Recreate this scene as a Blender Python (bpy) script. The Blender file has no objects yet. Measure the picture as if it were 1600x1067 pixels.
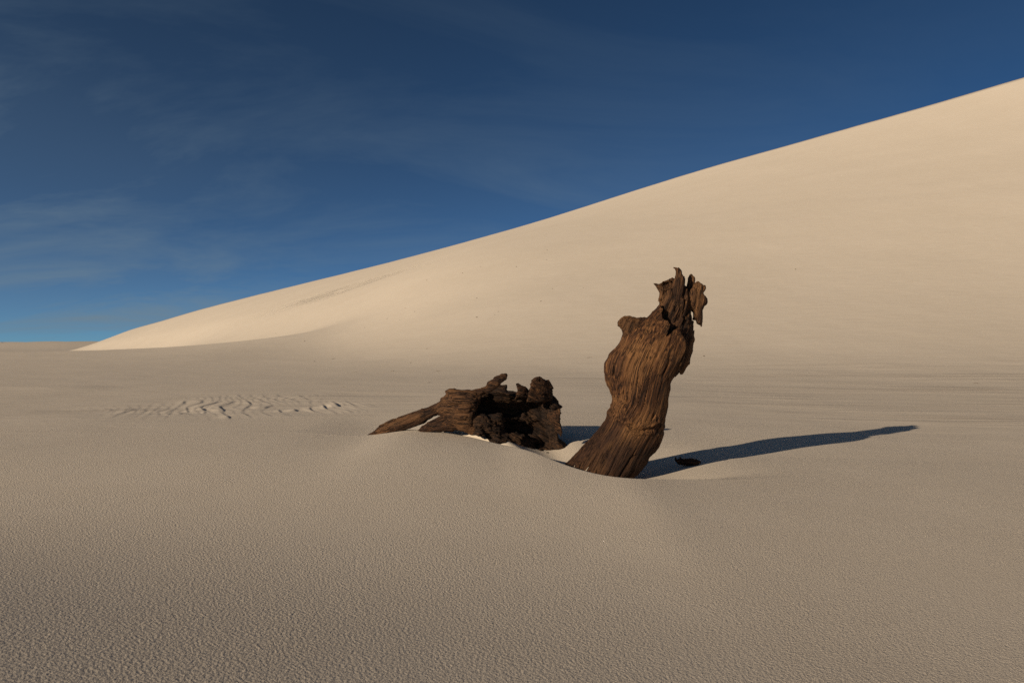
import bpy, math
import numpy as np

# ------------------------------------------------------------------ camera, sky, sun, exposure
scene = bpy.context.scene
FPX, CX, YH, CAMH = 1066.67, 800.0, 545.0, 0.60      # lens in photo pixels, centre, horizon row, eye height
cam_d = bpy.data.cameras.new('camera')
cam = bpy.data.objects.new('camera', cam_d)
scene.collection.objects.link(cam)
cam.location = (0, 0, CAMH)
cam.rotation_euler = (math.radians(90), 0, 0)
cam_d.lens = 24.0
cam_d.sensor_width = 36.0
cam_d.shift_y = (YH - 533.5) / 1600.0
cam_d.clip_start = 0.05
cam_d.clip_end = 9000
cam_d.dof.use_dof = True
cam_d.dof.focus_distance = 3.4
cam_d.dof.aperture_fstop = 9.0
scene.camera = cam
scene.cycles.use_denoising = False                   # keep the grain of the sand

SUN_EL = math.radians(17.8)
SUN_AZ = math.atan2(-0.758, -0.653)                  # measured from +Y towards +X
sx, sy, sz = math.sin(SUN_AZ) * math.cos(SUN_EL), math.cos(SUN_AZ) * math.cos(SUN_EL), math.sin(SUN_EL)
sun_d = bpy.data.lights.new('sun', 'SUN')
sun_d.energy = 4.25
sun_d.angle = math.radians(0.53)
sun_d.color = (1.0, 0.85, 0.65)
sun = bpy.data.objects.new('sun', sun_d)
scene.collection.objects.link(sun)
from mathutils import Vector
sun.rotation_euler = Vector((sx, sy, sz)).to_track_quat('Z', 'Y').to_euler()
sun.location = (-20, -20, 20)

world = bpy.data.worlds.new('World')
scene.world = world
world.use_nodes = True
wn, wl = world.node_tree.nodes, world.node_tree.links
wn.clear()


def wnode(kind, **kw):
    n = wn.new(kind)
    for k, v in kw.items():
        setattr(n, k, v)
    return n


sky = wnode('ShaderNodeTexSky', sky_type='NISHITA', sun_disc=False, sun_elevation=SUN_EL,
            sun_rotation=SUN_AZ % (2 * math.pi), air_density=0.3, dust_density=0.12, ozone_density=3.6, altitude=0)
# thin cirrus veils, laid out on a flat cloud deck seen in perspective
tc = wnode('ShaderNodeTexCoord')
sep = wnode('ShaderNodeSeparateXYZ')
zz = wnode('ShaderNodeMath', operation='ADD'); zz.inputs[1].default_value = 0.22
dx = wnode('ShaderNodeMath', operation='DIVIDE')
dy = wnode('ShaderNodeMath', operation='DIVIDE')
cmb = wnode('ShaderNodeCombineXYZ')
wl.new(tc.outputs['Generated'], sep.inputs[0])
wl.new(sep.outputs['Z'], zz.inputs[0])
wl.new(sep.outputs['X'], dx.inputs[0]); wl.new(zz.outputs[0], dx.inputs[1])
wl.new(sep.outputs['Y'], dy.inputs[0]); wl.new(zz.outputs[0], dy.inputs[1])
wl.new(dx.outputs[0], cmb.inputs[0]); wl.new(dy.outputs[0], cmb.inputs[1])
mp = wnode('ShaderNodeMapping')
mp.inputs['Rotation'].default_value = (0, 0, math.radians(-62))
mp.inputs['Scale'].default_value = (0.9, 1.9, 1)
mp.inputs['Location'].default_value = (3.1, 1.2, 0)
wl.new(cmb.outputs[0], mp.inputs[0])
n1 = wnode('ShaderNodeTexNoise'); n1.inputs['Scale'].default_value = 1.0
n1.inputs['Detail'].default_value = 8; n1.inputs['Roughness'].default_value = 0.62; n1.inputs['Distortion'].default_value = 0.6
wl.new(mp.outputs[0], n1.inputs['Vector'])
n2 = wnode('ShaderNodeTexNoise'); n2.inputs['Scale'].default_value = 0.32; n2.inputs['Detail'].default_value = 2
wl.new(cmb.outputs[0], n2.inputs['Vector'])
r1 = wnode('ShaderNodeMapRange'); r1.inputs[1].default_value = 0.42; r1.inputs[2].default_value = 0.74
r2 = wnode('ShaderNodeMapRange'); r2.inputs[1].default_value = 0.42; r2.inputs[2].default_value = 0.62
wl.new(n1.outputs['Fac'], r1.inputs[0]); wl.new(n2.outputs['Fac'], r2.inputs[0])
cm = wnode('ShaderNodeMath', operation='MULTIPLY')
bank = wnode('ShaderNodeMapRange', interpolation_type='SMOOTHSTEP')      # the veil thickens towards the left
bank.inputs[1].default_value = 1.2; bank.inputs[2].default_value = -1.6; bank.inputs[3].default_value = 0.12; bank.inputs[4].default_value = 1.0
wl.new(dx.outputs[0], bank.inputs[0])
cb = wnode('ShaderNodeMath', operation='MULTIPLY')
soft = wnode('ShaderNodeMath', operation='MULTIPLY_ADD'); soft.inputs[1].default_value = 0.6; soft.inputs[2].default_value = 0.4
wl.new(r2.outputs[0], soft.inputs[0])
wl.new(soft.outputs[0], cb.inputs[0]); wl.new(bank.outputs[0], cb.inputs[1])
low = wnode('ShaderNodeMapRange')                   # longer path through the veil lower down
low.inputs[1].default_value = 0.50; low.inputs[2].default_value = 0.12; low.inputs[3].default_value = 0.35; low.inputs[4].default_value = 1.0
wl.new(sep.outputs['Z'], low.inputs[0])
cl = wnode('ShaderNodeMath', operation='MULTIPLY')
wl.new(cb.outputs[0], cl.inputs[0]); wl.new(low.outputs[0], cl.inputs[1])
wisp = wnode('ShaderNodeMath', operation='MULTIPLY_ADD'); wisp.inputs[1].default_value = 0.85; wisp.inputs[2].default_value = 0.30
wl.new(r1.outputs[0], wisp.inputs[0])
wl.new(wisp.outputs[0], cm.inputs[0]); wl.new(cl.outputs[0], cm.inputs[1])
cm2 = wnode('ShaderNodeMath', operation='MULTIPLY'); cm2.inputs[1].default_value = 1.1
wl.new(cm.outputs[0], cm2.inputs[0])
cmix = wnode('ShaderNodeMix', data_type='RGBA')
wl.new(cm2.outputs[0], cmix.inputs['Factor'])
cmix.inputs['B'].default_value = (2.8, 3.9, 4.8, 1)
bg = wnode('ShaderNodeBackground'); bg.inputs['Strength'].default_value = 0.0505
wo = wnode('ShaderNodeOutputWorld')
grade = wnode('ShaderNodeVectorMath', operation='MULTIPLY')
grade.inputs[1].default_value = (0.84, 1.10, 1.0)
wl.new(sky.outputs[0], grade.inputs[0])
gam = wnode('ShaderNodeGamma'); gam.inputs['Gamma'].default_value = 1.14
wl.new(grade.outputs[0], gam.inputs[0])
wl.new(gam.outputs[0], cmix.inputs['A'])
wl.new(cmix.outputs['Result'], bg.inputs['Color']); wl.new(bg.outputs[0], wo.inputs[0])

vs = scene.view_settings
vs.view_transform = 'Standard'; vs.look = 'None'; vs.exposure = 0.16; vs.gamma = 1.0; vs.use_curve_mapping = False

# ------------------------------------------------------------------ noise and small numpy helpers
RNG = np.random.default_rng(11)
TAB = RNG.random((64, 64, 64)).astype(np.float32) * 2 - 1


def vnoise(x, y, z=0.0):
    x, y, z = np.broadcast_arrays(np.asarray(x, np.float32), np.asarray(y, np.float32), np.asarray(z, np.float32))
    xf, yf, zf = np.floor(x), np.floor(y), np.floor(z)
    u, v, w = x - xf, y - yf, z - zf
    xi, yi, zi = xf.astype(np.int32) & 63, yf.astype(np.int32) & 63, zf.astype(np.int32) & 63
    u, v, w = u * u * (3 - 2 * u), v * v * (3 - 2 * v), w * w * (3 - 2 * w)
    x1, y1, z1 = (xi + 1) & 63, (yi + 1) & 63, (zi + 1) & 63
    a = TAB[xi, yi, zi] * (1 - u) + TAB[x1, yi, zi] * u
    b = TAB[xi, y1, zi] * (1 - u) + TAB[x1, y1, zi] * u
    c = TAB[xi, yi, z1] * (1 - u) + TAB[x1, yi, z1] * u
    d = TAB[xi, y1, z1] * (1 - u) + TAB[x1, y1, z1] * u
    return (a * (1 - v) + b * v) * (1 - w) + (c * (1 - v) + d * v) * w


def fbm(x, y, z=0.0, octaves=4, gain=0.5):
    s, a = 0.0, 1.0
    for o in range(octaves):
        f = 2.03 ** o
        s = s + a * vnoise(np.asarray(x) * f + 17.3 * o, np.asarray(y) * f + 5.1 * o, np.asarray(z) * f + 9.7 * o)
        a *= gain
    return s


def S(a, b, x):
    t = np.clip((x - a) / (b - a), 0, 1)
    return t * t * (3 - 2 * t)


def spline(xs, ys):
    """monotone-ish cubic through points, linear beyond both ends"""
    xs, ys = np.array(xs, float), np.array(ys, float)
    d = np.diff(ys) / np.diff(xs)
    m = np.concatenate([[d[0]], (d[1:] + d[:-1]) / 2, [d[-1]]])

    def f(x):
        x = np.asarray(x, float)
        i = np.clip(np.searchsorted(xs, x) - 1, 0, len(xs) - 2)
        h = xs[i + 1] - xs[i]
        t = np.clip((x - xs[i]) / h, 0, 1)
        v = (ys[i] * (1 + 2 * t) * (1 - t) ** 2 + m[i] * h * t * (1 - t) ** 2
             + ys[i + 1] * t * t * (3 - 2 * t) + m[i + 1] * h * t * t * (t - 1))
        v = np.where(x < xs[0], ys[0] + m[0] * (x - xs[0]), v)
        return np.where(x > xs[-1], ys[-1] + m[-1] * (x - xs[-1]), v)
    return f


def smoothed(f, lo, hi, sigma, n=4000):
    """f blurred over x: no kinks left for the low sun to show"""
    xs = np.linspace(lo, hi, n)
    st = (hi - lo) / (n - 1)
    m = int(4 * sigma / st)
    k = np.exp(-0.5 * (np.arange(-m, m + 1) * st / sigma) ** 2)
    v = np.convolve(np.pad(f(xs), m, mode='edge'), k / k.sum(), 'valid')
    return lambda x: np.interp(x, xs, v)


# ------------------------------------------------------------------ materials
def new_mat(name):
    m = bpy.data.materials.new(name)
    m.use_nodes = True
    nt = m.node_tree
    nt.nodes.clear()
    out = nt.nodes.new('ShaderNodeOutputMaterial')
    bs = nt.nodes.new('ShaderNodeBsdfPrincipled')
    nt.links.new(bs.outputs[0], out.inputs[0])
    return m, nt, bs


class NT:
    """tiny node-building helper"""
    def __init__(self, nt):
        self.nt = nt

    def n(self, kind, **kw):
        x = self.nt.nodes.new(kind)
        for k, v in kw.items():
            setattr(x, k, v)
        return x

    def l(self, a, b):
        self.nt.links.new(a, b)

    def mapping(self, src, scale, rot=(0, 0, 0), loc=(0, 0, 0)):
        m = self.n('ShaderNodeMapping')
        m.inputs['Scale'].default_value = scale
        m.inputs['Rotation'].default_value = rot
        m.inputs['Location'].default_value = loc
        self.l(src, m.inputs[0])
        return m.outputs[0]

    def noise(self, src, scale, detail=3, rough=0.5, dist=0.0):
        m = self.n('ShaderNodeTexNoise')
        m.inputs['Scale'].default_value = scale
        m.inputs['Detail'].default_value = detail
        m.inputs['Roughness'].default_value = rough
        m.inputs['Distortion'].default_value = dist
        self.l(src, m.inputs['Vector'])
        return m.outputs['Fac']

    def rng(self, src, a, b, c=0.0, d=1.0):
        m = self.n('ShaderNodeMapRange')
        for i, v in enumerate((a, b, c, d)):
            m.inputs[i + 1].default_value = v
        self.l(src, m.inputs[0])
        return m.outputs[0]

    def math(self, op, a, b):
        m = self.n('ShaderNodeMath', operation=op)
        for i, v in enumerate((a, b)):
            if isinstance(v, (int, float)):
                m.inputs[i].default_value = v
            else:
                self.l(v, m.inputs[i])
        return m.outputs[0]

    def mix(self, fac, a, b):
        m = self.n('ShaderNodeMix', data_type='RGBA')
        for k, v in (('Factor', fac), ('A', a), ('B', b)):
            if isinstance(v, (int, float)):
                m.inputs[k].default_value = v
            elif isinstance(v, tuple):
                m.inputs[k].default_value = (*v, 1)
            else:
                self.l(v, m.inputs[k])
        return m.outputs['Result']

    def bump(self, height, dist, strength=1.0, normal=None):
        b = self.n('ShaderNodeBump')
        b.inputs['Strength'].default_value = strength
        b.inputs['Distance'].default_value = dist
        self.l(height, b.inputs['Height'])
        if normal is not None:
            self.l(normal, b.inputs['Normal'])
        return b.outputs['Normal']


def sand_material():
    m, nt, bs = new_mat('sand')
    k = NT(nt)
    co = k.n('ShaderNodeTexCoord').outputs['Object']
    big = k.noise(co, 0.22, 4, 0.55)
    med = k.noise(co, 2.6, 5, 0.6)
    grain = k.noise(co, 420, 2, 0.6)
    lump = k.noise(co, 190, 2, 0.6)
    # dark mineral layers blown bare on the flat: colour stored per vertex as a plain mask of where the layers crop out
    att = k.n('ShaderNodeAttribute', attribute_name='strata')
    lay = k.noise(k.mapping(co, (0.28, 4.2, 1.0), (0, 0, math.radians(24))), 1.0, 6, 0.62, 0.5)
    gate = k.rng(k.noise(k.mapping(co, (0.35, 0.9, 1.0), (0, 0, math.radians(24))), 1.0, 2), 0.40, 0.62, 0.12, 1.0)
    stf = k.math('MULTIPLY', att.outputs['Fac'], gate)
    layf = k.math('MULTIPLY', k.rng(lay, 0.50, 0.70), stf)
    c = k.mix(k.rng(big, 0.3, 0.7), (0.640, 0.543, 0.430), (0.670, 0.570, 0.455))
    c = k.mix(k.math('MULTIPLY', k.rng(med, 0.35, 0.75), 0.35), c, (0.59, 0.49, 0.378))
    c = k.mix(k.math('MULTIPLY', layf, 0.45), c, (0.23, 0.165, 0.115))
    c = k.mix(k.math('MULTIPLY', k.rng(grain, 0.52, 0.70), 0.30), c, (0.235, 0.180, 0.135))
    nt.links.new(c, bs.inputs['Base Color'])
    bs.inputs['Roughness'].default_value = 0.9
    bs.inputs['Specular IOR Level'].default_value = 0.15
    # pellets and grains
    smooth = k.n('ShaderNodeAttribute', attribute_name='pellets')
    h = k.math('ADD', k.math('MULTIPLY', lump, 1.0), k.math('MULTIPLY', grain, 0.25))
    h = k.math('MULTIPLY', h, smooth.outputs['Fac'])
    h = k.math('MULTIPLY', h, k.rng(k.noise(co, 2.2, 3, 0.5), 0.3, 0.7, 0.75, 1.3))
    nrm = k.bump(h, 0.0032, 1.0)
    # fine wind texture everywhere
    rip = k.noise(k.mapping(co, (0.9, 2.6, 1.0), (0, 0, math.radians(-20))), 1.6, 6, 0.6, 0.2)
    nrm = k.bump(k.math('MULTIPLY', rip, k.math('SUBTRACT', 1.0, smooth.outputs['Fac'])), 0.02, 0.7, nrm)
    nrm = k.bump(k.math('MULTIPLY', lay, stf), 0.034, 1.0, nrm)
    # slumps and scratches high on the dune
    mk = k.n('ShaderNodeAttribute', attribute_name='marks')
    scr = k.noise(k.mapping(co, (0.22, 1.5, 0.4), (0, 0, math.radians(35))), 1.0, 5, 0.6, 0.8)
    nrm = k.bump(k.math('MULTIPLY', k.rng(scr, 0.48, 0.58), mk.outputs['Fac']), 0.13, 1.0, nrm)
    nt.links.new(nrm, bs.inputs['Normal'])
    return m


def wood_material(name, dark, mid, light, seed=0.0, wet=0.0):
    m, nt, bs = new_mat(name)
    k = NT(nt)
    at = k.n('ShaderNodeAttribute', attribute_name='grain').outputs['Vector']
    g = k.mapping(at, (1, 1, 1), loc=(seed, seed * 0.7, seed * 1.3))
    fib = k.noise(k.mapping(g, (150, 150, 5.5)), 1.0, 6, 0.62, 0.4)
    fine = k.noise(k.mapping(g, (330, 330, 16)), 1.0, 4, 0.6)
    blot = k.noise(k.mapping(g, (9, 9, 4.5)), 1.0, 5, 0.6, 0.5)
    crack = k.noise(k.mapping(g, (62, 62, 1.8)), 1.0, 4, 0.55, 0.5)
    crk = k.rng(k.math('ABSOLUTE', k.math('SUBTRACT', crack, 0.5), 0.0), 0.0, 0.026, 1.0, 0.0)
    pores = k.n('ShaderNodeTexVoronoi'); pores.inputs['Scale'].default_value = 1.0
    k.l(k.mapping(g, (110, 110, 60)), pores.inputs['Vector'])
    c = k.mix(k.rng(fib, 0.36, 0.62), dark, mid)
    c = k.mix(k.math('MULTIPLY', k.rng(fib, 0.54, 0.70), 0.65), c, light)
    c = k.mix(k.math('MULTIPLY', k.rng(blot, 0.48, 0.72), 0.75), c, light)
    c = k.mix(k.math('MULTIPLY', k.rng(blot, 0.46, 0.30), 0.6), c, dark)
    c = k.mix(k.math('MULTIPLY', k.rng(fine, 0.52, 0.72), 0.45), c, dark)
    c = k.mix(k.math('MULTIPLY', crk, 0.9), c, tuple(v * 0.2 for v in dark))
    if wet:
        sp_ = k.n('ShaderNodeSeparateXYZ'); k.l(at, sp_.inputs[0])
        lowf = k.rng(k.math('ADD', sp_.outputs['Z'], k.math('MULTIPLY', blot, 0.12)), wet + 0.10, wet - 0.06)
        c = k.mix(k.math('MULTIPLY', lowf, 0.72), c, tuple(v * 0.9 for v in dark))
    nt.links.new(c, bs.inputs['Base Color'])
    bs.inputs['Roughness'].default_value = 0.78
    bs.inputs['Specular IOR Level'].default_value = 0.25
    nrm = k.bump(k.math('SUBTRACT', fib, k.math('MULTIPLY', crk, 0.7)), 0.006, 1.0)
    nrm = k.bump(k.math('ADD', fine, k.math('MULTIPLY', pores.outputs['Distance'], 0.3)), 0.0035, 1.0, nrm)
    nt.links.new(nrm, bs.inputs['Normal'])
    return m


SAND = sand_material()
BARK = wood_material('weathered_trunk', (0.022, 0.008, 0.003), (0.118, 0.047, 0.016), (0.300, 0.142, 0.050), 0.0, wet=0.49)
CORE = wood_material('rotten_heartwood', (0.014, 0.006, 0.003), (0.076, 0.031, 0.011), (0.205, 0.098, 0.037), 3.7)
ROTTEN_SHADED = wood_material('rotten_root_shaded', (0.010, 0.005, 0.003), (0.038, 0.018, 0.008), (0.120, 0.056, 0.022), 5.3)  # darker copy of the root wood: shade of the hollow side put into its colour
ROOT = wood_material('weathered_root', (0.014, 0.006, 0.003), (0.070, 0.029, 0.011), (0.200, 0.096, 0.038), 7.9)

# ------------------------------------------------------------------ the sand: one height field
# big dune: crest line in plan from (45, 60) to (-59, 95); heights from its skyline
crest_px = [(137, 547), (169, 531), (202, 517.5), (255, 502.5), (307, 487), (375, 469), (450, 450.5), (540, 428.5),
            (625, 407.5), (728, 380), (850, 345), (1000, 297.5), (1100, 266), (1200, 237.5), (1300, 209), (1400, 181), (1500, 152), (1600, 122)]
_cx, _cz = [], []
for p, q in crest_px:
    t = (p - CX) / FPX
    s = (45 - 60 * t) / (104 + 35 * t)
    yy = 60 + 35 * s
    _cx.append(45 - 104 * s)
    _cz.append(CAMH + (YH - q) / FPX * yy)
_zc = smoothed(spline(_cx[::-1] if _cx[0] > _cx[-1] else _cx, _cz[::-1] if _cx[0] > _cx[-1] else _cz), -90, 60, 0.9)


def crest_z(x):
    z = _zc(np.clip(x, -75, 48))
    z = z + np.maximum(0, x - 48) * 0.12
    return np.clip(np.where(z < 0.15, 0.15 * np.exp(np.minimum((z - 0.15) / 0.15, 0)), z), 0, 27)


def crest_y(x):
    return 60 + 35 * (45 - x) / 104


_foot = smoothed(spline([-75, -59, -45, -35, -25, -15, -8, -4, -1, 2, 6, 12, 30, 60], [97, 88, 76, 65, 50.5, 35.5, 24.5, 17.0, 13.6, 12.4, 11.9, 11.6, 11.2, 10.8]), -200, 200, 2.0)


def dune_t(x, y):
    yf = np.minimum(_foot(x), crest_y(x) - 6)
    return (y - yf) / (crest_y(x) - yf)


def dune(x, y):
    t = dune_t(x, y)
    k = 42.0
    sp = lambda v: np.logaddexp(0, k * (v - 0.022)) / k
    up = sp(np.minimum(t, 1.0)) / sp(1.0)
    up = up - sp(-0.45) / sp(1.0)
    up = np.maximum(up, 0)
    back = np.maximum(1 - (t - 1) * 1.3, -0.0)
    zc = crest_z(x)
    bulge = 0.05 * np.sin(np.clip(t, 0, 1) * math.pi)
    return zc * np.where(t <= 1, up + bulge * S(0.05, 0.4, t), back)


lipx = [-1.30, -0.81, -0.591, -0.2815, -0.0655, 0.093, 0.2355, 0.3607, 0.470, 0.675, 1.1, 1.5]
lip_y = smoothed(spline(lipx, [4.05, 3.90, 3.938, 3.754, 3.495, 3.25, 2.955, 2.775, 2.715, 2.78, 2.92, 3.1]), -1.3, 1.5, 0.03)
lip_z = smoothed(spline(lipx, [0.108, 0.108, 0.135, 0.125, 0.112, 0.111, 0.096, 0.0875, 0.0845, 0.068, 0.045, 0.03]), -1.3, 1.5, 0.03)
pit_z = spline(lipx, [0.100, 0.086, 0.110, 0.098, 0.066, 0.045, 0.000, -0.012, -0.020, -0.004, 0.030, 0.03])
bank_z = spline(lipx, [0.100, 0.086, 0.112, 0.172, 0.116, 0.052, -0.004, -0.004, -0.006, 0.002, 0.032, 0.03])
plateau = smoothed(spline([-4.0, -1.3, -0.8, -0.4, 0.0, 0.3, 0.65, 1.1, 1.7, 2.4, 3.2], [0.100, 0.104, 0.109, 0.114, 0.105, 0.092, 0.071, 0.045, 0.022, 0.007, 0.0]), -4.2, 3.6, 0.2)


def near_base(x, y):
    z = plateau(np.clip((x + 0.3) / (1 + 0.5 * np.maximum(0, y - 3.6)) - 0.3, -4.0, 3.2)) * S(1.2, 3.5, y)
    z = z + 0.38 * np.exp(-(y / 1.5) ** 2 - ((x + 2.0) / 2.2) ** 2)
    return z


def rise(t):
    """long concave rise that rounds off at its crest"""
    return np.where(t < 0.9, t ** 3.0 * 1.0, 0.729 + 0.271 * np.sin(np.clip((t - 0.9) / 0.1, 0, 1) * math.pi / 2)) * 1.0


MX = [-70, -35, -22.5, -18, -14, -11.8, -10.1, -9.0, -8.0, -6.5, -4.5, -2.5, 0, 3]
MZ = [0.44, 0.44, 0.45, 0.50, 0.67, 0.86, 1.16, 1.30, 1.24, 0.86, 0.40, 0.10, 0.0, 0.0]
MOUND = smoothed(spline(MX, MZ), -80, 5, 0.55)


def backdrop_raw(x, y):
    ym = 30.0
    m = MOUND(np.clip(x, -70, 2))
    mm = np.where(y <= ym, rise(np.clip((y - 8.0) / (ym - 8.0), 0, 1)), np.exp(-((y - ym) / 6.0) ** 2))
    return np.maximum(m * mm, dune(x, y))


# where mound and dune meet, wind has smoothed the join: blur the sharp union over a metre or so
BX0, BY0, BST = -46.0, 2.0, 0.25
_bx, _by = np.meshgrid(np.arange(BX0, 22, BST), np.arange(BY0, 68, BST), indexing='ij')
_B = backdrop_raw(_bx, _by)
_kr = np.exp(-0.5 * (np.arange(-28, 29) * BST / 1.7) ** 2); _kr /= _kr.sum()
_B = np.apply_along_axis(lambda v: np.convolve(np.pad(v, 28, mode='edge'), _kr, 'valid'), 0, _B)
_B = np.apply_along_axis(lambda v: np.convolve(np.pad(v, 28, mode='edge'), _kr, 'valid'), 1, _B)


def _cubic(t):
    return (-0.5 * t ** 3 + t ** 2 - 0.5 * t, 1.5 * t ** 3 - 2.5 * t ** 2 + 1, -1.5 * t ** 3 + 2 * t ** 2 + 0.5 * t, 0.5 * t ** 3 - 0.5 * t ** 2)


def backdrop(x, y):
    raw = backdrop_raw(x, y)
    w = S(-40, -33, x) * S(17, 9, x) * S(7, 11, y) * S(62, 50, y)
    u = np.clip((x - BX0) / BST, 1, _B.shape[0] - 3.001); v = np.clip((y - BY0) / BST, 1, _B.shape[1] - 3.001)
    i, j = u.astype(int), v.astype(int)
    wu, wv = _cubic(u - i), _cubic(v - j)
    b = sum(wu[p] * wv[q] * _B[i + p - 1, j + q - 1] for p in range(4) for q in range(4))
    return raw + w * (b - raw)


def height(x, y):
    x, y = np.asarray(x, float), np.asarray(y, float)
    r = np.hypot(x, y)
    zb = near_base(x, y)
    # long swells of the flat
    far = S(3.0, 14.0, r)
    zb = zb + far * (0.035 * fbm(x * 0.09 + 3, y * 0.14 + 8, 0.5, 3)) + 0.008 * fbm(x * 0.7, y * 0.7, 2.5, 3) * S(1.5, 5, r)
    # drift, scour pit and bank about the wood
    xc = np.clip(x, -1.3, 1.5)
    yl, zl = lip_y(xc), lip_z(xc)
    u = y - yl
    zl0 = near_base(xc, yl)
    front = zb + (zl - zl0) * np.exp(-(np.minimum(u, 0) / 0.85) ** 2)
    vw = np.interp(x, [-0.32, 0.10], [0.42, 1.0])
    back = zl + (pit_z(xc) - zl) * S(0.0, 0.20, u / vw)
    back = back + (bank_z(xc) - back) * S(0.16, 0.33, u / vw)
    back = back + (zb - back) * S(0.42, 1.5, u)
    w = S(-2.4, -0.70, x) * S(1.6, 0.62, x)
    z = zb + w * (np.where(u < 0, front, back) - zb)
    # low mound in front of the far end of the dune
    z = z + backdrop(x, y)
    # soft windrow on the left
    z = z + 0.035 * np.exp(-((y - 8.2 - 0.12 * (x + 6)) / 0.45) ** 2) * S(-4.6, -5.6, x)
    # far low dune
    fx = (x + 118) / 36
    z = z + 2.6 * np.exp(-(fx / np.where(fx < 0, 1.8, 1.0)) ** 2) * np.exp(-((y - 190 - 0.3 * (x + 118)) / np.where(y < 190, 16, 40)) ** 2)
    # scoured, crusted patch on the flat
    sc = scour(x, y)
    p = -0.40 * x + 0.92 * y
    qn = 0.92 * x + 0.40 * y
    wq = qn + 0.22 * fbm(p * 0.9, qn * 0.9, 4.4, 2)
    step = wq * 7.5 + 0.9 * fbm(p * 0.5, wq * 0.8, 1.5, 2)
    fr_ = step - np.floor(step)
    saw = fr_ * S(1.0, 0.86, fr_)
    patch = S(-0.35, 0.65, fbm(p * 0.7, wq * 1.8, 6.1, 3))
    step2 = wq * 13 + 1.5 * fbm(p * 1.3, wq * 2.0, 2.5, 3)
    f2 = step2 - np.floor(step2)
    ledge = sum(np.exp(-((x - a) / w_) ** 2 - ((y - b) / (2 * w_)) ** 2) for a, b, w_ in ((-2.05, 4.95, 0.10), (-2.5, 5.5, 0.16), (-2.15, 5.7, 0.10), (-1.75, 5.4, 0.13), (-1.55, 5.9, 0.12)))
    z = z + sc * 0.020 * ledge * saw * S(-0.2, 0.4, vnoise(p * 5, wq * 9, 2.2))
    z = z + sc * (patch * 0.0075 * saw * np.clip(0.35 + 1.1 * vnoise(p * 3.1, wq * 4, 1.1), 0, 1.3) + (0.25 + patch) * 0.0022 * f2 * S(1.0, 0.8, f2))
    return z


def scour(x, y):
    e = ((x + 2.1 - 0.10 * (y - 6.0)) / 1.70) ** 2 + ((y - 6.2) / 1.45) ** 2
    return S(1.15, 0.35, e + 0.30 * vnoise(x * 1.6, y * 1.6, 5.5)) * S(-0.55, -1.0, x)


def on_sand(px, py, far=160.0):
    """first point where the sight line through a photo pixel meets the sand"""
    ys = np.exp(np.linspace(math.log(1.0), math.log(far), 6000))
    xs = (px - CX) / FPX * ys
    zs = CAMH - (py - YH) / FPX * ys
    hit = np.nonzero(zs <= height(xs, ys))[0]
    i = hit[0] if len(hit) else -1
    return xs[i], ys[i], float(height(xs[i], ys[i]))


# polar grid about the place the photographer stands: fine near, coarse far
th = np.concatenate([np.linspace(-178, -44, 60), np.linspace(-43, 43, 940), np.linspace(44, 178, 60)])
th = np.radians(th)
NEAR = np.exp(np.concatenate([np.linspace(math.log(0.06), math.log(0.7), 24)[:-1], np.linspace(math.log(0.7), math.log(9.0), 520)]))
TH, _ = np.meshgrid(th, NEAR, indexing='ij')
# the row that follows the dune's crest in each column
den = 35 * np.sin(th) / 104 + np.cos(th)
rc = np.where(den > 0.05, (60 + 35 * 45 / 104) / np.maximum(den, 0.05), 400)
rc = np.clip(rc, 40, 170)
rows = [np.repeat(NEAR[None, :], len(th), 0)]
lin = np.linspace(0, 1, 230)[1:]
rows.append(np.exp(math.log(9.0) + (np.log(rc)[:, None] - math.log(9.0)) * lin[None, :]))
lin = np.linspace(0, 1, 90)[1:]
rows.append(np.exp(np.log(rc)[:, None] + (math.log(4000.0) - np.log(rc)[:, None]) * lin[None, :] ** 1.25))
R = np.concatenate(rows, 1)
TH = np.repeat(th[:, None], R.shape[1], 1)
GX, GY = R * np.sin(TH), R * np.cos(TH)
GZ = height(GX, GY)
STR = np.clip(S(1.2, 2.6, GX + 0.25 * (GY - 6)) * S(4.2, 5.6, GY) * S(14.5, 10.0, GY)
              + 0.9 * scour(GX, GY) + 0.35 * S(6, 8, GY) * S(16, 11, GY) * S(-3.5, -0.5, GX), 0, 1)
mkx, mky, _ = on_sand(528, 455)
MARK = np.exp(-(((GX - mkx) * 0.85 + (GY - mky) * -0.52) / 7.0) ** 2 - (((GX - mkx) * 0.52 + (GY - mky) * 0.85) / 2.0) ** 2)
PEL = np.clip(1.0 - 0.72 * S(3.4, 6.5, R) - 0.20 * S(7, 22, R), 0, 1) * (1 - 0.5 * scour(GX, GY))
NC, NR = R.shape
idx = np.arange(NC * NR).reshape(NC, NR)
fa = np.stack([idx[:-1, :-1], idx[1:, :-1], idx[1:, 1:], idx[:-1, 1:]], -1).reshape(-1, 4)
fa = fa[:, ::-1]
P = np.stack([GX, GY, GZ], -1).reshape(-1, 3)
cen = P[fa].mean(1)
ft = dune_t(cen[:, 0], cen[:, 1])
fr = np.hypot(cen[:, 0], cen[:, 1])
is_dune = (ft > 0.04) & (ft < 1.9) & (cen[:, 0] > -64) & (cen[:, 1] > 5)
is_far = (~is_dune) & (fr > 110)


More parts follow.
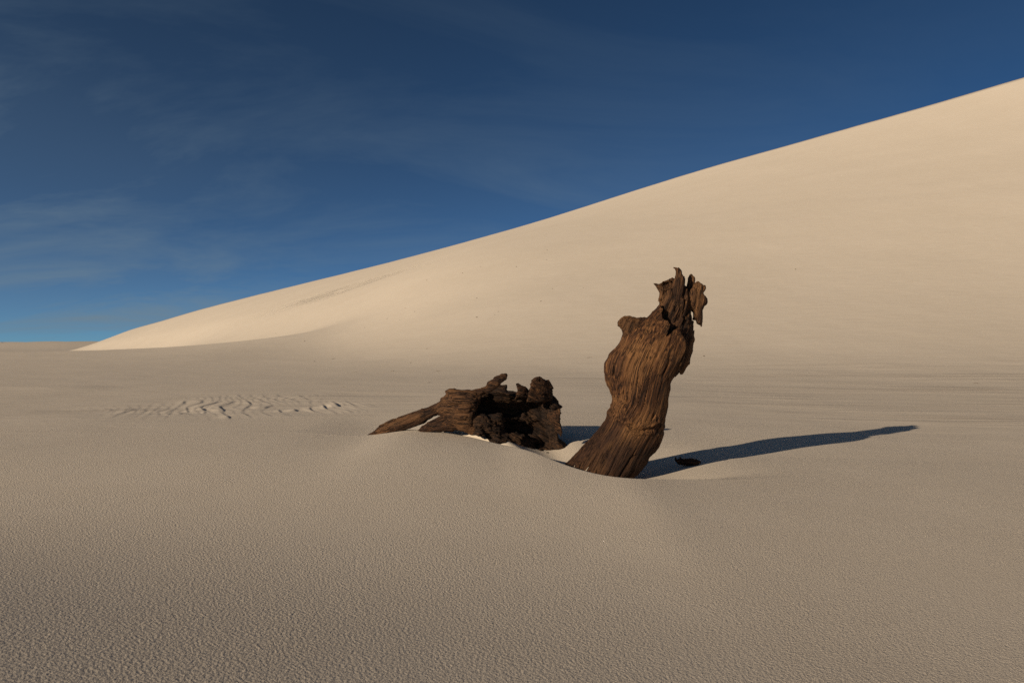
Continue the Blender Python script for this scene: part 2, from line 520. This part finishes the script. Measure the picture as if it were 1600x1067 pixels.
def mesh_from(name, verts, faces, mat, attrs=None, smooth=True):
    me = bpy.data.meshes.new(name)
    n = faces.shape[1]
    me.vertices.add(len(verts))
    me.vertices.foreach_set('co', np.ascontiguousarray(verts, np.float32).ravel())
    me.loops.add(faces.size)
    me.loops.foreach_set('vertex_index', np.ascontiguousarray(faces, np.int32).ravel())
    me.polygons.add(len(faces))
    me.polygons.foreach_set('loop_start', np.arange(0, faces.size, n, dtype=np.int32))
    me.polygons.foreach_set('use_smooth', np.full(len(faces), smooth))
    me.update(calc_edges=True)
    me.validate()
    for an, (typ, data) in (attrs or {}).items():
        a = me.attributes.new(an, typ, 'POINT')
        a.data.foreach_set('vector' if typ == 'FLOAT_VECTOR' else 'value', np.ascontiguousarray(data, np.float32).ravel())
    me.materials.append(mat)
    o = bpy.data.objects.new(name, me)
    scene.collection.objects.link(o)
    return o


def sand_piece(name, mask, label):
    f = fa[mask]
    used, inv = np.unique(f, return_inverse=True)
    o = mesh_from(name, P[used], inv.reshape(f.shape), SAND,
                  {'strata': ('FLOAT', STR.ravel()[used]), 'pellets': ('FLOAT', PEL.ravel()[used]), 'marks': ('FLOAT', MARK.ravel()[used])})
    o['kind'] = 'structure'
    o['label'] = label
    return o


sand_piece('sand_flat', ~(is_dune | is_far), 'grey granular sand flat drifted and scoured around the driftwood')
sand_piece('sand_dune', is_dune, 'tall smooth tan dune face rising to the right')
sand_piece('distant_sand', is_far, 'distant low sand dunes on the horizon at left')


# ------------------------------------------------------------------ driftwood: solids grown from outlines, with real depth
def poly_sd(X, Z, poly):
    """signed distance to a polygon, positive inside"""
    d2 = np.full(X.shape, 1e9)
    ins = np.zeros(X.shape, bool)
    n = len(poly)
    for i in range(n):
        ax, az = poly[i]; bx, bz = poly[(i + 1) % n]
        ex, ez = bx - ax, bz - az
        wx, wz = X - ax, Z - az
        t = np.clip((wx * ex + wz * ez) / max(ex * ex + ez * ez, 1e-12), 0, 1)
        d2 = np.minimum(d2, (wx - ex * t) ** 2 + (wz - ez * t) ** 2)
        c = ((az > Z) != (bz > Z))
        with np.errstate(divide='ignore', invalid='ignore'):
            xi = ax + (Z - az) * (ex / ez if abs(ez) > 1e-12 else 0)
        ins ^= c & (X < xi)
    d = np.sqrt(d2)
    return np.where(ins, d, -d)


def inflate(ins, h):
    """solve lap(phi) = -1 inside; sqrt(2 phi) is a round cross-section for any strip"""
    def relax(phi, m, hh, it):
        for _ in range(it):
            nb = np.zeros_like(phi)
            nb[1:-1, 1:-1] = (phi[2:, 1:-1] + phi[:-2, 1:-1] + phi[1:-1, 2:] + phi[1:-1, :-2] + hh * hh) / 4
            phi = np.where(m, nb, 0)
        return phi
    levels = [ins]
    while min(levels[-1].shape) > 24 and len(levels) < 4:
        levels.append(levels[-1][::2, ::2])
    phi = np.zeros(levels[-1].shape)
    for li in range(len(levels) - 1, -1, -1):
        m = levels[li]
        if phi.shape != m.shape:
            up = np.repeat(np.repeat(phi, 2, 0), 2, 1)
            phi = up[:m.shape[0], :m.shape[1]]
        phi = relax(phi, m, h * 2 ** li, 500 if li else 160)
    return np.sqrt(np.maximum(2 * phi, 0))


def smin(a, b, k):
    hh = np.clip(0.5 + 0.5 * (b - a) / k, 0, 1)
    return b * (1 - hh) + a * hh - k * hh * (1 - hh)


def surface_nets(F, org, h):
    ins = F < 0
    n0, n1, n2 = F.shape
    corners = [(i, j, k) for i in (0, 1) for j in (0, 1) for k in (0, 1)]
    cnt = np.zeros((n0 - 1, n1 - 1, n2 - 1), np.int8)
    for i, j, k in corners:
        cnt += ins[i:n0 - 1 + i, j:n1 - 1 + j, k:n2 - 1 + k]
    act = (cnt > 0) & (cnt < 8)
    ci, cj, ck = np.nonzero(act)
    vid = np.full(act.shape, -1, np.int64)
    vid[ci, cj, ck] = np.arange(len(ci))
    vals = {c: F[ci + c[0], cj + c[1], ck + c[2]] for c in corners}
    acc = np.zeros((len(ci), 3)); num = np.zeros(len(ci))
    for a in range(8):
        for b in range(a + 1, 8):
            ca, cb = corners[a], corners[b]
            if sum(abs(p - q) for p, q in zip(ca, cb)) != 1:
                continue
            va, vb = vals[ca], vals[cb]
            m = (va < 0) != (vb < 0)
            t = np.where(m, va / np.where(m, va - vb, 1), 0)
            for ax in range(3):
                acc[:, ax] += np.where(m, ca[ax] + t * (cb[ax] - ca[ax]), 0)
            num += m
    v = (np.stack([ci, cj, ck], -1) + acc / num[:, None]) * h + org
    faces = []
    for ax in range(3):
        sl_a = [slice(1, -1)] * 3; sl_b = [slice(1, -1)] * 3
        sl_a[ax] = slice(0, -1); sl_b[ax] = slice(1, None)
        A, B = ins[tuple(sl_a)], ins[tuple(sl_b)]
        for sgn in (0, 1):
            m = (A & ~B) if sgn == 0 else (~A & B)
            e = np.stack(np.nonzero(m), -1)
            off = [1, 1, 1]; off[ax] = 0
            e = e + off
            u, w = (ax + 1) % 3, (ax + 2) % 3
            quad = []
            for du, dw in ((-1, -1), (0, -1), (0, 0), (-1, 0)):
                c = e.copy(); c[:, u] += du; c[:, w] += dw
                quad.append(vid[c[:, 0], c[:, 1], c[:, 2]])
            q = np.stack(quad, -1)
            faces.append(q if sgn == 0 else q[:, ::-1])
    f = np.concatenate(faces)
    return v, f[(f >= 0).all(1)]


class Grower:
    """grid + grain coordinates of one piece of driftwood"""
    def __init__(self, depth, spine_px, conv, h):
        self.depth, self.conv, self.h = depth, conv, h
        pts = [self.w(*p) for p in spine_px]
        self.spine = np.array(pts)

    def w(self, zx, zy, off=0.0):
        px, py = self.conv(zx, zy)
        D = self.depth(px) + off
        return ((px - CX) / FPX * D, CAMH - (py - YH) / FPX * D)

    def yc(self, X):
        pxs = np.linspace(300, 1300, 400)
        xs = (pxs - CX) / FPX * np.array([self.depth(p) for p in pxs])
        return np.interp(X, xs, [self.depth(p) for p in pxs])

    def grain2d(self, X, Z):
        best = np.full(X.shape, 1e9); s_out = np.zeros(X.shape); n_out = np.zeros(X.shape)
        acc = 0.0
        for a, b in zip(self.spine[:-1], self.spine[1:]):
            e = b - a; L = np.hypot(*e)
            t = ((X - a[0]) * e[0] + (Z - a[1]) * e[1]) / L ** 2
            tc_ = np.clip(t, 0, 1)
            dx_, dz_ = X - a[0] - e[0] * tc_, Z - a[1] - e[1] * tc_
            d = np.hypot(dx_, dz_)
            sgn = np.sign(e[0] * (Z - a[1]) - e[1] * (X - a[0]))
            m = d < best
            best = np.where(m, d, best)
            s_out = np.where(m, acc + tc_ * L, s_out)
            n_out = np.where(m, sgn * d, n_out)
            acc += L
        for _ in range(6):
            for A in (s_out, n_out):
                A[1:-1, 1:-1] = (A[1:-1, 1:-1] * 2 + A[2:, 1:-1] + A[:-2, 1:-1] + A[1:-1, 2:] + A[1:-1, :-2]) / 6
        return s_out, n_out

    def build(self, name, pieces, mat, parent, relief=0.006, cracks=0.010, cuts=(), k=0.012, warp=0.004,
              lumps=0.01, spheres=(), rings=(), seed=0.0):
        """pieces: dicts(poly, off, flat, tmax, tilt); cuts: dicts(poly, y0, y1) carved out"""
        h = self.h
        allp = []
        for p in pieces:
            p['xz'] = np.array([self.w(a, b, p.get('off', 0)) for a, b in p['poly']])
            allp.append(p['xz'])
        for (a, b, off, rad) in spheres:
            c = np.array(self.w(a, b, off)); allp.append(np.array([c - rad, c + rad]))
        allp = np.concatenate(allp)
        x0, z0 = allp.min(0) - 6 * h; x1, z1 = allp.max(0) + 6 * h
        xs = np.arange(x0, x1, h); zs = np.arange(z0, z1, h)
        X, Z = np.meshgrid(xs, zs, indexing='ij')
        s2, n2 = self.grain2d(X, Z)
        yc2 = self.yc(X)
        wx = warp * fbm(X * 45, Z * 45, 3.3 + seed, 3); wz = warp * fbm(X * 45 + 31, Z * 45, 8.3 + seed, 3)
        maps, lo, hi = [], 1e9, -1e9
        for p in pieces:
            sd = poly_sd(X + wx, Z + wz, p['xz'])
            T = inflate(sd > 0, h) * p.get('flat', 1.0)
            if p.get('clip'):
                sd = np.minimum(sd, poly_sd(X + wx, Z + wz, np.array([self.w(a, b, p.get('off', 0)) for a, b in p['clip']])))
            tm = p.get('tmax')
            if tm:
                T = tm * np.tanh(T / tm)
            c = yc2 + p.get('off', 0) + p.get('tilt', 0) * (X - p['xz'][:, 0].mean()) + p.get('lean', 0) * (Z - p['xz'][:, 1].mean())
            maps.append((sd, T, c))
            m = sd > 0
            lo = min(lo, (c - T)[m].min()); hi = max(hi, (c + T)[m].max())
        for (a, b, off, rad) in spheres:
            cy = self.yc(np.array(self.w(a, b, off)[0])) + off
            lo = min(lo, cy - rad); hi = max(hi, cy + rad)
        ys = np.arange(lo - 7 * h, hi + 7 * h, h)
        F = None
        for sd, T, c in maps:
            dy = np.abs(ys[None, :, None] - c[:, None, :])
            f = np.where(sd[:, None, :] > 0, np.maximum(dy - T[:, None, :], -sd[:, None, :]), np.sqrt(np.maximum(dy - np.maximum(T, 0)[:, None, :], 0) ** 2 + sd[:, None, :] ** 2)).astype(np.float32)
            F = f if F is None else smin(F, f, k)
        for (a, b, off, rad) in spheres:
            c = self.w(a, b, off); cy = self.yc(np.array(c[0])) + off
            f = np.sqrt((X[:, None, :] - c[0]) ** 2 + (Z[:, None, :] - c[1]) ** 2 + (ys[None, :, None] - cy) ** 2) - rad
            F = smin(F, f.astype(np.float32), k * 1.5)
        for cu in cuts:
            xz = np.array([self.w(a, b, cu.get('off', 0)) for a, b in cu['poly']])
            sd = poly_sd(X + wx * 1.5, Z + wz * 1.5, xz)
            bowl = cu['y1'] - cu.get('slope', 0.5) * np.maximum(0, cu.get('edge', 0.06) - sd)
            g = np.maximum(-sd[:, None, :], (ys[None, :, None] - yc2[:, None, :]) - bowl[:, None, :])
            F = np.maximum(F, -g.astype(np.float32))
        # relief along the grain, only near the surface
        band = np.nonzero(np.abs(F) < 0.03)
        yy = ys[band[1]] - yc2[band[0], band[2]]
        ss = s2[band[0], band[2]]; nn = n2[band[0], band[2]]
        fib = fbm(nn * 90 + seed, yy * 90, ss * 5, 3)
        lum = fbm(nn * 16 + seed, yy * 16, ss * 9 + 4, 3)
        cr = vnoise(nn * 44 + 9 + seed + 0.25 * lum, yy * 44, ss * 2.0)
        crk = np.exp(-(cr / 0.09) ** 2) * np.clip(0.6 + lum, 0, 1.4)
        dF = -relief * fib - lumps * lum + cracks * crk
        for (s0, wdt, amp) in rings:
            dF = dF - amp * np.exp(-((ss - s0 - 0.5 * nn ** 2 / 0.3 - 0.02 * lum) / wdt) ** 2)
        F[band] += dF.astype(np.float32)
        F[0] = F[-1] = 1; F[:, 0] = F[:, -1] = 1; F[:, :, 0] = F[:, :, -1] = 1
        v, f = surface_nets(F, np.array([xs[0], ys[0], zs[0]]), h)
        # drop crumbs that float free: keep the largest connected island
        lab = np.arange(len(v))
        for _ in range(400):
            mn = lab[f].min(1)
            new = lab.copy()
            np.minimum.at(new, f.ravel(), np.repeat(mn, 4))
            new = new[new]
            if (new == lab).all():
                break
            lab = new
        u, c = np.unique(lab, return_counts=True)
        keep = np.isin(lab, u[c > 0.25 * c.max()])
        remap = np.cumsum(keep) - 1
        f = remap[f[keep[f].all(1)]]
        v = v[keep]
        ii = np.clip(((v[:, 0] - xs[0]) / h).astype(int), 0, len(xs) - 1)
        kk = np.clip(((v[:, 2] - zs[0]) / h).astype(int), 0, len(zs) - 1)
        fx = (v[:, 0] - xs[0]) / h - ii; fz = (v[:, 2] - zs[0]) / h - kk
        i1 = np.minimum(ii + 1, len(xs) - 1); k1 = np.minimum(kk + 1, len(zs) - 1)
        bl = lambda A: (A[ii, kk] * (1 - fx) + A[i1, kk] * fx) * (1 - fz) + (A[ii, k1] * (1 - fx) + A[i1, k1] * fx) * fz
        gr = np.stack([bl(n2), v[:, 1] - bl(yc2), bl(s2)], -1)
        base = np.array(parent.location)
        o = mesh_from(name, v - base, f, mat, {'grain': ('FLOAT_VECTOR', gr)})
        o.parent = parent
        return o


def thing(name, label, cat, loc):
    e = bpy.data.objects.new(name, None)
    scene.collection.objects.link(e)
    e.location = loc
    e.empty_display_size = 0.1
    e['label'] = label; e['category'] = cat
    return e


# ---- upright twisted stump
cs = lambda zx, zy: (860 + zx / 5.3333, 400 + zy / 5.3333)
stump = thing('driftwood_stump', 'upright twisted brown driftwood stump with a ragged forked top', 'driftwood stump', (0.5, 3.2, 0.0))
G = Grower(lambda px: 3.2, [(250, 2100), (520, 1560), (700, 1230), (760, 950), (900, 620), (1010, 380), (1080, 60)], cs, 0.0034)
dy2 = 853
left = [(118, 885), (200, 815), (280, 725), (350, 650), (420, 570), (460, 515), (475, 480), (468, 450), (500, 405), (520, 370),
        (515, 330), (495, 270), (470, 225), (455, 180), (447, 100), (447, 40)]
left = [(a, b + dy2) for a, b in left] + [(470, 850), (500, 800), (540, 765), (575, 725), (600, 665), (605, 640)]
right2 = [(1010, 170), (990, 205), (998, 245), (985, 275), (975, 330), (975, 400), (960, 470), (945, 560), (940, 620), (925, 690), (900, 740),
          (860, 785), (820, 815), (800, 870), (760, 930), (700, 985), (640, 1060), (560, 1230)]
right2 = [(a, b + dy2) for a, b in right2]
under = [(-60, 1230 + dy2), (20, 1020 + dy2)]
shell_top = [(597, 640), (690, 560), (800, 515), (840, 480), (880, 445), (912, 400), (916, 450), (908, 520), (940, 545), (962, 570), (950, 605),
             (925, 668), (985, 630), (1045, 598), (1050, 650), (1075, 700), (1088, 760), (1072, 850), (1040, 950), (1000, 1010)]
full_top = [(597, 640), (690, 560), (800, 515), (840, 480), (880, 445), (912, 400), (1000, 340), (1110, 330), (1180, 480), (1200, 640), (1207, 690), (1195, 750),
            (1180, 800), (1162, 850), (1150, 905), (1100, 950), (1040, 990)]
G.build('trunk', [dict(poly=left + full_top + right2 + under, clip=left + shell_top + right2 + under, flat=0.86, off=-0.02)], BARK, stump,
        relief=0.003, cracks=0.008, lumps=0.004, warp=0.002, rings=[(0.485, 0.010, 0.010), (0.465, 0.007, -0.006), (0.448, 0.006, 0.005)], seed=1.0)
G.build('knob', [dict(poly=[(605, 660), (597, 640), (575, 610), (555, 580), (560, 550), (580, 518), (610, 500), (665, 493), (720, 510), (800, 513), (830, 530),
                            (780, 640), (700, 720), (620, 720)], flat=0.8, off=-0.045)], CORE, stump, relief=0.003, cracks=0.003, lumps=0.010, warp=0.003, seed=4.0)
core = [(760, 1150), (800, 800), (860, 560), (905, 420), (900, 370), (905, 290), (890, 270), (868, 245), (858, 230), (870, 225), (900, 235), (935, 215), (1005, 185),
        (1010, 175), (1035, 190), (1045, 160), (1040, 120), (1030, 100), (1048, 92), (1055, 103), (1080, 105), (1100, 135), (1110, 190), (1110, 235),
        (1130, 262), (1165, 300), (1170, 400), (1178, 480), (1175, 500), (1180, 530), (1193, 545), (1190, 575), (1200, 640), (1207, 690), (1195, 750),
        (1180, 800), (1162, 850), (1155, 905), (1120, 945), (1080, 970), (1020, 1015), (990, 1080), (900, 1200)]
G.build('heartwood', [dict(poly=core, flat=0.9, off=0.035, tilt=0.25)], CORE, stump, relief=0.010, cracks=0.015, lumps=0.014, warp=0.004,
        cuts=[dict(poly=[(895, 250), (935, 225), (1005, 190), (1030, 205), (1040, 240), (1000, 280), (950, 285)], y1=0.04, edge=0.02, slope=1.2)], seed=9.0)
G.build('horn', [dict(poly=[(1000, 300), (1035, 190), (1045, 160), (1040, 120), (1030, 100), (1048, 92), (1055, 103), (1080, 105), (1100, 135), (1112, 190), (1112, 300), (1080, 420), (1000, 430)],
                      flat=0.9, off=-0.005)], CORE, stump, relief=0.004, cracks=0.006, lumps=0.006, warp=0.003, seed=2.2)
G.build('rim', [dict(poly=[(925, 330), (900, 295), (888, 270), (868, 248), (856, 230), (870, 222), (900, 236), (935, 215), (1005, 185), (1010, 173), (1038, 190), (1040, 250), (990, 300)],
                     flat=1.3, tmax=0.02, off=0.055)], CORE, stump, relief=0.002, cracks=0.003, lumps=0.002, warp=0.002, k=0.006, seed=3.4)
G.build('splinter', [dict(poly=[(1090, 280), (1128, 258), (1138, 215), (1135, 175), (1150, 150), (1175, 133), (1195, 150), (1200, 180), (1212, 190), (1208, 230),
                                (1200, 300), (1180, 420), (1120, 430)], flat=0.8, off=0.045),
                     dict(poly=[(1195, 260), (1212, 215), (1235, 210), (1250, 230), (1285, 250), (1290, 270), (1272, 300), (1270, 315), (1295, 360), (1298, 395), (1270, 420), (1262, 450),
                                (1262, 540), (1257, 597), (1245, 570), (1225, 560), (1210, 530), (1195, 525), (1185, 470), (1150, 450), (1100, 400), (1110, 300)],
                          flat=0.75, off=0.02)], CORE, stump, relief=0.004, cracks=0.006, lumps=0.008, warp=0.004, seed=6.0)

# ---- fallen hollow root mass
cr_ = lambda zx, zy: (560 + zx / 4.4444, 560 + zy / 4.4444)
fallen = thing('driftwood_root_mass', 'fallen dark hollow driftwood root mass half buried beside the upright stump', 'driftwood', (0.0, 3.82, 0.05))
H = Grower(lambda px: 3.95 + (3.80 - 3.95) * min(max((px - 578) / 200.0, -0.3), 1.0), [(-60, 600), (70, 525), (330, 430), (600, 330), (850, 330), (1100, 380), (1500, 620)], cr_, 0.0038)
H.build('root', [dict(poly=[(0, 580), (70, 525), (110, 500), (160, 465), (230, 430), (330, 390), (430, 350), (520, 320), (565, 295), (680, 260), (760, 340), (660, 380), (590, 378), (500, 415),
                            (430, 450), (375, 480), (310, 500), (200, 540), (60, 600)], flat=1.0)], ROOT, fallen, relief=0.005, cracks=0.008, lumps=0.008, warp=0.003, seed=1.5)
H.build('root', [dict(poly=[(415, 500), (440, 460), (520, 420), (620, 378), (780, 390), (840, 480), (760, 492), (640, 498), (560, 506), (450, 520)], flat=1.0, off=-0.06)],
        ROOT, fallen, relief=0.005, cracks=0.008, lumps=0.008, warp=0.003, seed=5.5)
H.build('burl', [dict(poly=[(500, 345), (565, 295), (570, 280), (600, 255), (610, 240), (592, 232), (620, 213), (665, 208), (700, 215), (780, 213), (850, 203), (960, 205), (905, 225), (860, 258), (835, 330),
                            (808, 385), (825, 430), (835, 520), (780, 515), (700, 500), (610, 420)], flat=1.05, off=-0.12)], ROOT, fallen,
        relief=0.006, cracks=0.008, lumps=0.014, warp=0.004, seed=7.1)
H.build('spur', [dict(poly=[(820, 260), (850, 205), (880, 190), (900, 160), (940, 130), (1000, 100), (1035, 97), (1037, 120), (1025, 150), (985, 180), (960, 207), (900, 245)], flat=0.8, off=-0.12)],
        ROOT, fallen, relief=0.003, cracks=0.004, lumps=0.004, warp=0.004, seed=3.0)
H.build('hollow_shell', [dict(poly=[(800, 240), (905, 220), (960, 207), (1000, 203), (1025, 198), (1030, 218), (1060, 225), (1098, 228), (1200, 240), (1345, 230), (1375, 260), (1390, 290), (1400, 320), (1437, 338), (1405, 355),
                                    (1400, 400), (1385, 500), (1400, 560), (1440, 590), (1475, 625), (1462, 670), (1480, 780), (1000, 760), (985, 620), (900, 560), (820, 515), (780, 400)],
                              flat=0.95, off=0.08)], ROTTEN_SHADED, fallen, relief=0.010, cracks=0.014, lumps=0.022, warp=0.004,
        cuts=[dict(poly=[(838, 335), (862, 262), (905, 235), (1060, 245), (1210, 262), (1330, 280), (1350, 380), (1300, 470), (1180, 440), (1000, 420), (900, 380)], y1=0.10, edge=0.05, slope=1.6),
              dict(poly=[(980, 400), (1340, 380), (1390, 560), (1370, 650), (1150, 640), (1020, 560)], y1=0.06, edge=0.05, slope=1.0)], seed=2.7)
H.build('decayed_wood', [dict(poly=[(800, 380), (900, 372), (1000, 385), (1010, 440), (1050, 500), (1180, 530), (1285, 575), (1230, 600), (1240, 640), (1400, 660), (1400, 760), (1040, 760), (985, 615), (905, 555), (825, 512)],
                              flat=0.75, off=-0.03, tilt=0.55)], ROTTEN_SHADED, fallen, relief=0.008, cracks=0.014, lumps=0.024, warp=0.005, seed=8.4)
H.build('broken_slab', [dict(poly=[(1165, 300), (1180, 215), (1195, 185), (1205, 150), (1240, 120), (1265, 125), (1300, 147), (1325, 143), (1345, 175), (1355, 205), (1345, 230), (1350, 300), (1300, 310)],
                             flat=1.6, tmax=0.032, off=-0.03, lean=-0.25, tilt=0.45)], ROOT, fallen, relief=0.004, cracks=0.008, lumps=0.008, warp=0.003, seed=4.9)
H.build('broken_slab', [dict(poly=[(1090, 270), (1100, 228), (1098, 190), (1095, 172), (1110, 168), (1135, 185), (1165, 195), (1195, 240), (1205, 275)], flat=1.5, tmax=0.025, off=-0.05, tilt=0.5)],
        ROOT, fallen, relief=0.003, cracks=0.006, lumps=0.006, warp=0.003, seed=6.6)
H.build('bark_flap', [dict(poly=[(1310, 385), (1400, 345), (1405, 380), (1395, 430), (1410, 480), (1417, 520), (1405, 545), (1375, 515), (1345, 450)], flat=1.5, tmax=0.018, off=-0.04, tilt=-0.3)],
        ROOT, fallen, relief=0.003, cracks=0.005, lumps=0.005, warp=0.003, seed=9.9)

# ---- small chunk in the stump's shadow
cc = lambda zx, zy: (880 + zx / 6.6667, 640 + zy / 6.6667)
CHX, CHY, CHZ = on_sand(1075, 727.5)
Kc = Grower(lambda px: CHY, [(1150, 530), (1450, 560)], cc, 0.0022)
chunk = thing('driftwood_chunk', 'small dark driftwood chunk with prongs lying in the stump\'s shadow', 'driftwood', (CHX, CHY, CHZ))
Kc.build('body', [dict(poly=[(1165, 530), (1200, 510), (1260, 512), (1330, 505), (1400, 518), (1445, 535), (1440, 560), (1415, 570), (1395, 590), (1330, 588), (1250, 578), (1200, 568)], flat=1.0)],
         ROOT, chunk, relief=0.002, cracks=0.002, lumps=0.003, warp=0.002, k=0.004, seed=1.1)
Kc.build('prong', [dict(poly=[(1160, 500), (1172, 488), (1182, 512), (1215, 545), (1190, 560), (1165, 530)], flat=0.9)], ROOT, chunk, relief=0.001, cracks=0.0, lumps=0.001, warp=0.001, k=0.004, seed=1.2)
Kc.build('prong', [dict(poly=[(1212, 488), (1222, 486), (1230, 520), (1225, 545), (1208, 540)], flat=0.9)], ROOT, chunk, relief=0.001, cracks=0.0, lumps=0.001, warp=0.001, k=0.004, seed=1.3)



# ------------------------------------------------------------------ bits lying on the sand
def tube_mesh(name, pts, rad, sides, mat):
    pts = np.array(pts, float)
    V, Fc = [], []
    for i, p in enumerate(pts):
        d = pts[min(i + 1, len(pts) - 1)] - pts[max(i - 1, 0)]
        d /= np.linalg.norm(d)
        a = np.cross(d, (0, 0, 1.0)); a = a / np.linalg.norm(a) if np.linalg.norm(a) > 1e-4 else np.array((1.0, 0, 0))
        b = np.cross(d, a)
        for j in range(sides):
            an = 2 * math.pi * j / sides
            V.append(p + rad[i] * (math.cos(an) * a + math.sin(an) * b * 0.8))
    n = len(pts)
    for i in range(n - 1):
        for j in range(sides):
            k = (j + 1) % sides
            Fc.append((i * sides + j, i * sides + k, (i + 1) * sides + k, (i + 1) * sides + j))
    Fc.append(tuple(range(sides))[::-1]); Fc.append(tuple((n - 1) * sides + j for j in range(sides)))
    me = bpy.data.meshes.new(name)
    me.from_pydata([tuple(v) for v in V], [], Fc)
    me.update()
    me.materials.append(mat)
    return me


def plain(name, col, rough=0.85):
    m, nt, bs = new_mat(name)
    k = NT(nt)
    co = k.n('ShaderNodeTexCoord').outputs['Object']
    nt.links.new(k.mix(k.noise(co, 6.0, 4), tuple(c * 0.6 for c in col), col), bs.inputs['Base Color'])
    bs.inputs['Roughness'].default_value = rough
    return m


TWIG = plain('dry_twig', (0.13, 0.085, 0.05))
STRAW = plain('pale_straw', (0.62, 0.52, 0.38))
frag_me = tube_mesh('wood_fragment', [(-0.5, 0, 0.10), (-0.2, 0.08, 0.16), (0.15, 0.03, 0.2), (0.5, -0.10, 0.12)], [0.10, 0.22, 0.26, 0.08], 7, TWIG)
twig_me = tube_mesh('twig', [(-0.5, 0, 0.02), (-0.2, 0.06, 0.09), (0.1, 0.02, 0.13), (0.32, 0.10, 0.07), (0.5, 0.06, 0.10)], [0.022, 0.035, 0.036, 0.028, 0.012], 6, TWIG)
rg = np.random.default_rng(5)


def drop(name, me, px, py, size_px, label, cat, group=None, rot=None):
    x, y, z = on_sand(px, py)
    o = bpy.data.objects.new(name, me)
    scene.collection.objects.link(o)
    sc_ = size_px * (0.8 if me.name.startswith('wood') else 1.0) * y / FPX
    o.scale = (sc_, sc_ * float(rg.uniform(0.7, 1.2)), sc_ * float(rg.uniform(0.7, 1.1)))
    e = 0.05
    gx = float(height(x + e, y) - height(x - e, y)) / (2 * e); gy = float(height(x, y + e) - height(x, y - e)) / (2 * e)
    q = Vector((-gx, -gy, 1)).to_track_quat('Z', 'Y')
    o.rotation_mode = 'QUATERNION'
    from mathutils import Quaternion
    o.rotation_quaternion = q @ Quaternion((0, 0, 1), rot if rot is not None else float(rg.uniform(0, 6.28)))
    o.location = (x, y, z - 0.03 * sc_)
    o['label'] = label; o['category'] = cat
    if group:
        o['group'] = group
    return o


for px, py, sz in [(863, 451.5, 2.6), (912, 450, 2.2), (431, 521, 2.6), (476, 533, 2.6), (491, 565, 3.0), (605, 498, 2.8), (625, 500, 2.2),
                   (667, 545, 2.6), (642, 567, 2.6), (745, 496, 3.4), (779, 487, 3.0), (773, 492, 2.4), (745, 466, 2.6), (648, 487, 2.4), (633, 482, 2.2),
                   (667, 438, 2.2), (723, 427, 2.4), (751, 417, 2.4), (807, 417, 2.4), (845, 471, 3.0), (855, 391, 2.6), (854, 406, 2.2), (570, 512, 2.2)]:
    drop('wood_fragment', frag_me, px, py, sz, 'tiny dark wood fragment lying on the tan dune face', 'wood fragment', 'wood fragments on the dune face')
drop('wood_fragment', frag_me, 1099.5, 556.5, 5.0, 'dark speck of wood on the dune foot just right of the stump', 'wood fragment')
drop('wood_fragment', frag_me, 1243, 421, 3.0, 'lone dark speck on the dune face right of the stump top', 'wood fragment')
for px, py, sz in [(521, 561, 7), (556, 581, 6), (613, 580, 8), (684, 580, 8), (537, 605, 6)]:
    drop('twig', twig_me, px, py, sz, 'thin dark twig on the sand between the dune and the fallen root mass', 'twig', 'twigs at the dune foot', rot=float(rg.uniform(-0.6, 0.6)))
drop('twig', twig_me, 670, 598, 7, 'short dark twig on the sand just above the fallen root mass', 'twig', rot=0.1)
drop('twig', twig_me, 921, 559, 9, 'slanting twig on the sand left of the stump\'s bulge', 'twig', rot=0.6)
drop('twig', twig_me, 1525, 599, 9, 'thin twig lying alone on the sand at far right', 'twig', rot=-0.5)


def straw(pa, pb, D, rad, label):
    a = np.array([(pa[0] - CX) / FPX * D, D, CAMH - (pa[1] - YH) / FPX * D]); b = np.array([(pb[0] - CX) / FPX * D, D + 0.02, CAMH - (pb[1] - YH) / FPX * D])
    me = tube_mesh('straw', [a * 0, (b - a) * 0.5 + np.array((0.002, 0, 0.001)), b - a], [rad, rad, rad * 0.4], 5, STRAW)
    o = bpy.data.objects.new('straw', me)
    scene.collection.objects.link(o)
    o.location = a
    o['label'] = label; o['category'] = 'straw'
    return o


straw((910.5, 741), (920.5, 730.5), 3.02, 0.0022, 'pale straw leaning on the foot of the upright stump')
straw((894.5, 734), (899, 727.5), 3.05, 0.0014, 'short pale straw beside the left edge of the stump\'s foot')

print('tris', sum(len(o.data.polygons) * 2 for o in scene.objects if o.type == 'MESH'))
